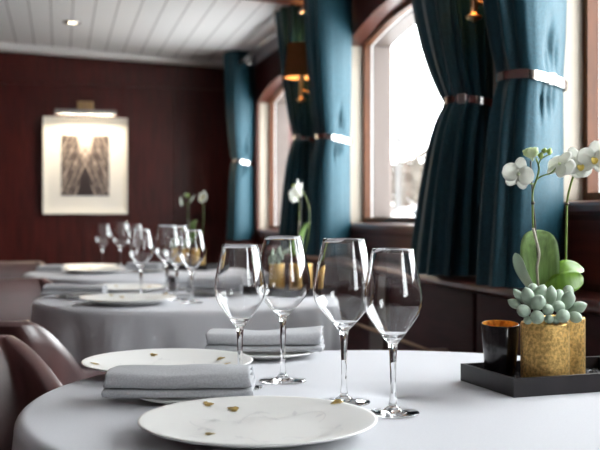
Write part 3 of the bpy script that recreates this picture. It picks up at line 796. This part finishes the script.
st2 = catmull([Q(566, 302, 1.665), Q(566, 260, 1.68), Q(566.5, 225, 1.685), Q(567, 204, 1.685), Q(569, 191, 1.68), Q(575, 173, 1.67), Q(584, 166, 1.665), Q(594, 163, 1.665)], 6)
mesh('flower_stem', *tube(st2, .0019), 'stem_green', orc)
mesh('stem_node', *lathe([(.0012, -.003), (.0034, -.001), (.0034, .001), (.0012, .003)], 12, c=tuple(Q(567, 204, 1.685))), 'stem_node', orc)
mesh('stem_node', *lathe([(.0012, -.003), (.0032, -.001), (.0032, .001), (.0012, .003)], 12, c=tuple(Q(533, 203, 1.64))), 'stem_node', orc)
def flower(c, face, up, r, pm='petal', angs=None, lip=True, cupk=.16, lean=.25):
    """phalaenopsis bloom: one sepal up, two broad petals, two lower sepals, a yellow lip"""
    face = face.normalized(); up = (up-face*up.dot(face)).normalized(); rt = up.cross(face)
    fl_ = mesh('flower', *egg(c-face*.006, c+face*.004, .003, 10, 6), 'petal_green', orc)
    for ang, ln, w, back in (angs or ((90, 1.0, .40, 0), (178, 1.0, .56, -.05), (2, 1.0, .56, -.05), (232, .95, .36, .02), (308, .95, .36, .02))):
        a = math.radians(ang); d = rt*math.cos(a)+up*math.sin(a); sd = face.cross(d)
        pth = [c+d*(r*ln*q)-face*(back*r)+face*(lean*r*q*q*.5) for q in [i/9 for i in range(10)]]
        wd = []
        for i in range(10):
            q = i/9; wd.append(r*w*max(.12, (math.sin(PI*min(1, .12+q*.80)))**.6 if q < .93 else .45))
        wd[-1] = r*w*.30
        mesh('petal', *blade(pth, wd, sd, cupk, 6, .0007, face), pm, fl_)
    if lip:
        a = -up; pth = [c+face*.003+(a*q*.36+face*(.22*math.sin(q*2.4)))*r for q in [i/6 for i in range(7)]]
        mesh('lip', *blade(pth, [r*.09, r*.15, r*.19, r*.2, r*.17, r*.11, r*.04], rt, .5, 4, .0007, face), 'lip', fl_)
    return fl_
flower(Q(519, 174, 1.622), D(-.55, -.8, -.05), D(.25, -.1, 1), .0275, lip=False)
fb = flower(Q(532, 158, 1.632), D(-.1, .25, 1), D(-.9, .3, .2), .0165, 'petal_green', angs=((90, .8, .80, 0), (162, .8, .80, 0), (18, .8, .80, 0), (234, .8, .8, 0), (306, .8, .8, 0)), lip=False, cupk=.55, lean=1.7)
flower(Q(560, 164, 1.628), D(.6, .6, -.45), D(.5, 0, 1), .0265, lip=False)
flower(Q(579, 165, 1.660), D(-.12, -1, .0), D(-.25, 0, 1), .0290, angs=((104, 1.12, .36, 0), (170, .78, .5, -.05), (10, .8, .52, -.05), (235, .75, .5, .02), (300, .8, .5, .02)))
flower(Q(594, 158, 1.655), D(-.15, -1, -.05), D(.1, 0, 1), .0285)
for px, py, r_ in ((540.5, 157, .0062), (549, 153, .0062), (544, 152, .0045)):
    c_ = Q(px, py, 1.622); mesh('bud', *egg(c_-D(.6, -.1, -.4)*.008, c_+D(.7, -.2, .2)*.007, r_, 12, 8), 'bud', orc)

# copies of the centrepiece on the two further tables
def centre_copy(dest, dang, labels, turn=0.0):
    pivot = torg; R = Matrix.Rotation(dang, 3, 'Z')
    for src, lab in zip((tray, gr, cup, suc, orc), labels):
        o = copy_tree(src); p = R@(src.location-pivot)
        o.location = V(dest.x+p.x, dest.y+p.y, src.location.z); o.rotation_euler = (0, 0, src.rotation_euler[2]+dang)
        if src is orc: o.rotation_euler.z += turn
        o['label'] = lab
centre_copy(CX(-.038, 3.46), math.radians(-56), ('black tray of gold pots on the middle table, seen through the front glasses', 'dark gravel in the middle table\'s tray', 'black gold-lined cup on the middle table\'s tray',
    'gold pot of succulents on the middle table, seen through a glass', 'gold potted white orchid with broad leaves on the middle table'), math.radians(-42))
centre_copy(CX(-.555, 5.02), math.radians(-40), ('black tray at the back of the table nearest the end wall', 'dark gravel in the furthest tray', 'black gold-lined cup on the furthest tray',
    'gold pot of succulents on the furthest tray', 'small white orchid against the dark wall on the furthest table'))

# ---- table 2 and table 3 settings
plate(tp(-.172*3.07, 3.07), .1478, .022, 0, 'large white plate nearest the front edge of the middle table', GP)
plate(tp(-.178*3.53, 3.53), .1475, .022, 1, 'large white plate at the back of the middle table, beyond its left napkin', GP)
glass('white', gp_(141, 3.30), 'wine glass on the middle table standing alone above its front plate')
glass('red', gp_(167, 3.42), 'left glass of the close pair at the centre of the middle table')
glass('red', gp_(177, 3.22), 'right glass of the close pair at the centre of the middle table')
glass('white', gp_(192, 3.10), 'wine glass on the middle table, gold pot of the furthest table visible behind it')
plate(tp(-.215*3.35, 3.30), .085, .012, 0, 'small plate under the grey napkin on the left of the middle table', GS, False, name='side_plate')
napkin(tp(-.222*3.35, 3.31)+V(0, 0, .0118), .20, .09, AX+.05, 12, 'grey folded napkin on the left of the middle table', H=.028)
plate(tp(-.118*3.60, 3.66), .085, .012, 0, 'small plate under the napkin at the middle table\'s centre back', GS, False, name='side_plate')
napkin(tp(-.118*3.60, 3.66)+V(0, 0, .0118), .10, .13, AX+.4, 15, 'napkin folded in layers behind the middle table\'s glasses', H=.04)
plate(tp(-.088*3.35, 3.42), .092, .012, 0, 'small plate under the pale napkin on the right of the middle table', GS, False, name='side_plate')
napkin(tp(-.086*3.35, 3.42)+V(0, 0, .0118), .185, .10, AX-.05, 18, 'pale thick napkin on the right of the middle table, seen through a front glass', H=.05)
plate(tp(-.207*4.70, 4.70), .1478, .022, 0, 'large white plate nearest the front edge of the table by the end wall', GP)
plate(tp(-1.055, 5.0), .1475, .022, 1, 'large white plate at the back of the table by the end wall', GP)
glass('white', gp_(103, 5.20), 'wine glass farthest left on the table by the end wall')
glass('red', gp_(121, 5.02), 'second wine glass from the left on the table by the end wall')
glass('white', gp_(135, 4.90), 'wine glass on the table by the end wall, half hidden by a nearer glass')
napkin(tp(-1.205, 4.83), .12, .07, AX+.05, 22, 'small grey folded napkin at the left edge of the furthest table', H=.028)
plate(tp(-.155*4.72, 4.80), .085, .012, 0, 'small plate under the napkin in front of the furthest table\'s glasses', GS, False, name='side_plate')
napkin(tp(-.158*4.72, 4.80)+V(0, 0, .0118), .16, .09, AX-.1, 24, 'folded napkin behind the lone glass, on the table by the end wall', H=.03)

# ================================================================== CHAIRS
def make_chair():
    root = empty('dining_chair', (0, 0, 0))
    # faces +x; back along y at x=0; arms run forward. plan line from right arm tip round the back to left arm tip
    hw, dp, cr = .275, .31, .045
    pts = []
    for i in range(17): pts.append((lerp(dp, cr, i/16), -hw, 0))
    for i in range(1, 9):
        a = PI/2*i/8; pts.append((cr-cr*math.sin(a), -hw+cr-cr*math.cos(a), 0))
    for i in range(1, 11): pts.append((0, lerp(-hw+cr, hw-cr, i/10), 0))
    for i in range(1, 9):
        a = PI/2*i/8; pts.append((cr-cr*math.cos(a), hw-cr+cr*math.sin(a), 0))
    for i in range(1, 17): pts.append((lerp(cr, dp, i/16), hw, 0))
    n = len(pts); rows = []
    for i, (x, y, _) in enumerate(pts):
        a = pts[max(0, i-1)]; b_ = pts[min(n-1, i+1)]
        tx, ty = b_[0]-a[0], b_[1]-a[1]; l = math.hypot(tx, ty); nx, ny = ty/l, -tx/l     # outward
        if nx*(x-.25)+ny*y < 0: nx, ny = -nx, -ny
        # height: arms low, rising through a slanting wing to the back
        q = max(0, min(1, (x-.02)/.10)); q = lerp(q, q*q*(3-2*q), .4); q2 = max(0, (x-.12)/.24)
        h = lerp(.770, .625, q)-.030*q2; lean = lerp(.085, .012, q); th = lerp(.024, .022, q)
        sec = [(th, 0, .30), (th, lean*.35, .45), (th, lean*.8, h-.06), (th, lean, h-.012), (th*.7, lean, h-.003), (0, lean, h), (-th*.7, lean, h-.003), (-th, lean, h-.012), (-th, lean*.8, h-.06), (-th, lean*.35, .45), (-th, 0, .30)]
        tap = (1-q)*.055; rows.append([V(x+nx*d-l_, (y+ny*d)*(1-tap/.275*max(0, min(1, (z-.58)/.19))), z) for d, l_, z in sec])
    v_, f_ = grid(rows, close_u=True); k = len(rows[0]); f_ += [tuple(range(k))[::-1], tuple(range((n-1)*k, n*k))]
    o = mesh('backrest', v_, f_, 'leather', root); smooth_angle(o, 50)
    o = box('seat', .03, .35, -.245, .245, .33, .465, 'leather', root, bw=.03); o.modifiers['bevel'].segments = 4
    o = box('seat_frame', .0, .33, -.27, .27, .27, .33, 'dark_wood', root, bw=.01)
    for x, y in ((.04, -.235), (.04, .235), (.31, -.235), (.31, .235)):
        mesh('leg', *lathe([(.001, 0), (.013, 0), (.013, .004), (.021, .28), (.001, .281)], 14, c=(x, y, 0)), 'dark_wood', root)
    return root
CH = None
def chair(corner, f, side, label):
    """corner: (X, t) of the back's top end on its left (+1) or right (-1) hand; f: facing direction in (right, forward)"""
    global CH
    d = D(*f).normalized(); lf = Vector((-d.y, d.x, 0)); p = CX(*corner)-lf*(side*.238)+d*.075
    r_ = CH = (make_chair() if CH is None else copy_tree(CH))
    r_.location = (p.x, p.y, 0); r_.rotation_euler = (0, 0, math.atan2(d.y, d.x))
    tag(r_, label, 'chair', 'leather chairs along the tables')
chair((-.600, 2.13), (.62, -.78), 1, 'brown leather chair at the front table, cut by the photo\'s left edge')
chair((-.634, 2.40), (.13, 1.0), -1, 'dark leather chair whose low arm points behind the far plate of the front table')
chair((-1.018, 4.05), (.53, -.85), 1, 'leather chair with pale shine beside the middle table')
chair((-1.41, 5.50), (.45, -.89), 1, 'leather chair at the table nearest the end wall')

# foot rail and upright under the ledge
ra, rb_ = V(1.12, 3.0, .60), V(1.12, 4.0, .585)
rl = tag(empty('foot_rail', (1.12, 2.9, .60)), 'thin bronze rail low on the panelling, seen between the glasses', 'rail')
mesh('rail', *tube([V(0, 0, 0), V(0, 1.3, 0)], .006), 'bronze', rl)
for y in (.03, .62, 1.25): box('bracket', 0, .058, y-.01, y+.01, -.006, .006, 'bronze', rl)
tag(box('trim_8', 1.150, 1.176, 3.50, 3.66, .09, LZ-LT, 'beige_paint', bw=.006), kind='structure')

# ================================================================== OUTSIDE THE WINDOW
bo = P(402, 221, 6.0)
b0 = tag(empty('bollard', (bo.x, bo.y, -.02)), 'white round-topped bollard outside the largest window', 'bollard')
R_ = .088; zc = bo.z+.02-.02
mesh('dome', *lathe([(R_*math.cos(a), zc+R_*math.sin(a)) for a in [(-.6+i*(PI/2+.599)/12) for i in range(13)]], 32), 'white_paint', b0)
mesh('post', *lathe([(.001, 0), (.09, 0), (.09, .02), (.055, .04), (.055, zc-.03), (.06, zc-.02)], 24), 'white_paint', b0)
# parked car: length along the quay
def car(loc, rz, label):
    root = tag(empty('car', loc, rz), label, 'car')
    body = [(-2.1, .35), (-2.15, .6), (-2.05, .85), (-1.2, .95), (1.9, .98), (2.1, .85), (2.12, .5), (2.05, .32)]
    rf = [(-1.15, .94), (-.45, 1.38), (.2, 1.45), (1.1, 1.42), (1.75, 1.0)]
    def ext(poly, w0, w1):
        n = len(poly); v_ = [V(x, -w0 if z < .95 else -w1, z) for x, z in poly]+[V(x, w0 if z < .95 else w1, z) for x, z in poly]
        f_ = [tuple(range(n)), tuple(range(n, 2*n))[::-1]]+[(i, (i+1) % n, n+(i+1) % n, n+i) for i in range(n)]
        return v_, f_
    bevel(mesh('body', *ext(body, .86, .82), 'car_paint', root, smooth=False), .06, 3)
    bevel(mesh('roof', *ext(rf, .82, .66), 'car_paint', root, smooth=False), .05, 3)
    for s in (-1, 1):
        for (xa, xb, xc, xd) in ((-.92, -.42, .15, .15), (.25, .25, 1.02, 1.42)):
            y0, y1 = s*.84, s*.70
            mesh('window', [V(xa, y0, 1.0), V(xb, y1, 1.34), V(xc, y1, 1.37), V(xd, y0, 1.02), V(xa, y0-s*.03, 1.0), V(xb, y1-s*.03, 1.34), V(xc, y1-s*.03, 1.37), V(xd, y0-s*.03, 1.02)],
                 [(0, 1, 2, 3), (7, 6, 5, 4), (0, 4, 5, 1), (1, 5, 6, 2), (2, 6, 7, 3), (3, 7, 4, 0)], 'car_glass', root, smooth=False)
        for x in (-1.35, 1.35):
            v_, f_ = lathe([(.001, -.1), (.30, -.1), (.33, -.06), (.33, .06), (.30, .1), (.001, .1)], 24)
            mesh('wheel', [V(x+q.x, s*.80+q.z, .33+q.y) for q in v_], f_, 'rubber', root)
cpos = P(445, 215, 17); car((cpos.x, cpos.y, -.25), math.radians(-62), 'white car parked on the quay, blurred beyond the largest window')
def tree(px, t, h, r_, label, seed):
    p = P(px, 215, t); root = tag(empty('tree', (p.x, p.y, -.25)), label, 'tree', 'bare trees across the quay')
    rnd = random.Random(seed)
    pr = [V(0, 0, 0), V(.05, 0, h*.35), V(-.03, .05, h*.6)]
    mesh('trunk', *tube(catmull(pr), [.16-.008*i for i in range(17)]), 'bark', root)
    vs, fs = [], []
    for _ in range(900):
        d = Vector((rnd.gauss(0, 1), rnd.gauss(0, 1), rnd.gauss(0, .8))).normalized()*(rnd.random()**.45)*r_
        c = V(0, 0, h*.68)+d; e = Vector((rnd.gauss(0, 1), rnd.gauss(0, 1), rnd.gauss(0, 1)+.4)).normalized()*rnd.uniform(.15, .4); w = e.cross(V(.3, .5, .1)).normalized()*.05
        k = len(vs); vs += [c-e, c+w, c+e, c-w]; fs.append((k, k+1, k+2, k+3))
    for _ in range(40):
        d = Vector((rnd.gauss(0, 1), rnd.gauss(0, 1), abs(rnd.gauss(0, .8)))).normalized()*r_*.9
        v_, f_ = tube([V(-.02, .04, h*.5), V(0, 0, h*.6)+d*.6, V(0, 0, h*.68)+d], [.05, .03, .012], 5); k = len(vs); vs += v_; fs += [tuple(i+k for i in f) for f in f_]
    mesh('crown', vs, fs, 'foliage', root, smooth=False)
tree(432, 34, 3.6, 1.15, 'brownish tree through the largest window, above the parked car', 1)
tree(405, 48, 4.0, 1.2, 'smaller bare tree through the largest window, left of the bigger one', 2)
tree(470, 45, 4.2, 1.7, 'tree half hidden by the navy curtain, beyond the largest window', 3)
tree(292, 52, 3.8, 1.6, 'faint tree seen through the far window', 4)
pp = P(398, 215, 30)
po = tag(empty('lamp_post', (pp.x, pp.y, -.25)), 'thin grey lamp post on the quay beyond the largest window', 'lamp post')
mesh('post', *lathe([(.10, 0), (.07, .3), (.05, 3.4)], 12), 'pole_paint', po)
mesh('lamp_head', *lathe([(.001, 3.4), (.14, 3.42), (.16, 3.55), (.05, 3.65), (.001, 3.66)], 16), 'pole_paint', po)
q = P(380, 215, 75); bl = box('quay_building', -30, 30, -4, 4, 0, 2.0, 'stone', loc=(q.x, q.y, -.25)); bl.rotation_euler = (0, 0, -.3)
tag(bl, 'low pale building far across the quay, seen through the windows', 'building')

# ================================================================== LIGHT, CAMERA
w = bpy.data.worlds.new('overcast'); SC.world = w; w.use_nodes = True
N, L = w.node_tree.nodes, w.node_tree.links; bg = N['Background']
bg.inputs['Color'].default_value = (.95, .98, 1.0, 1); bg.inputs['Strength'].default_value = 11.0
cam = bpy.data.cameras.new('camera'); co = bpy.data.objects.new('camera', cam); C.objects.link(co)
cam.lens = 60; cam.sensor_width = 36; cam.shift_y = -10/600; cam.clip_start = .05; cam.clip_end = 500
co.location = CAM; co.rotation_euler = (PI/2, 0, -YAW)
cam.dof.use_dof = True; cam.dof.focus_distance = 1.52; cam.dof.aperture_fstop = 6.3
SC.camera = co
SC.view_settings.view_transform = 'Standard'; SC.view_settings.look = 'None'; SC.view_settings.gamma = 1; SC.view_settings.exposure = 0.45
SC.view_settings.use_curve_mapping = False
cy = SC.cycles
cy.use_denoising = True
try: cy.denoiser = 'OPENIMAGEDENOISE'
except Exception: pass
cy.max_bounces = 16; cy.transmission_bounces = 14; cy.glossy_bounces = 6; cy.diffuse_bounces = 5; cy.transparent_max_bounces = 16
cy.sample_clamp_indirect = 12
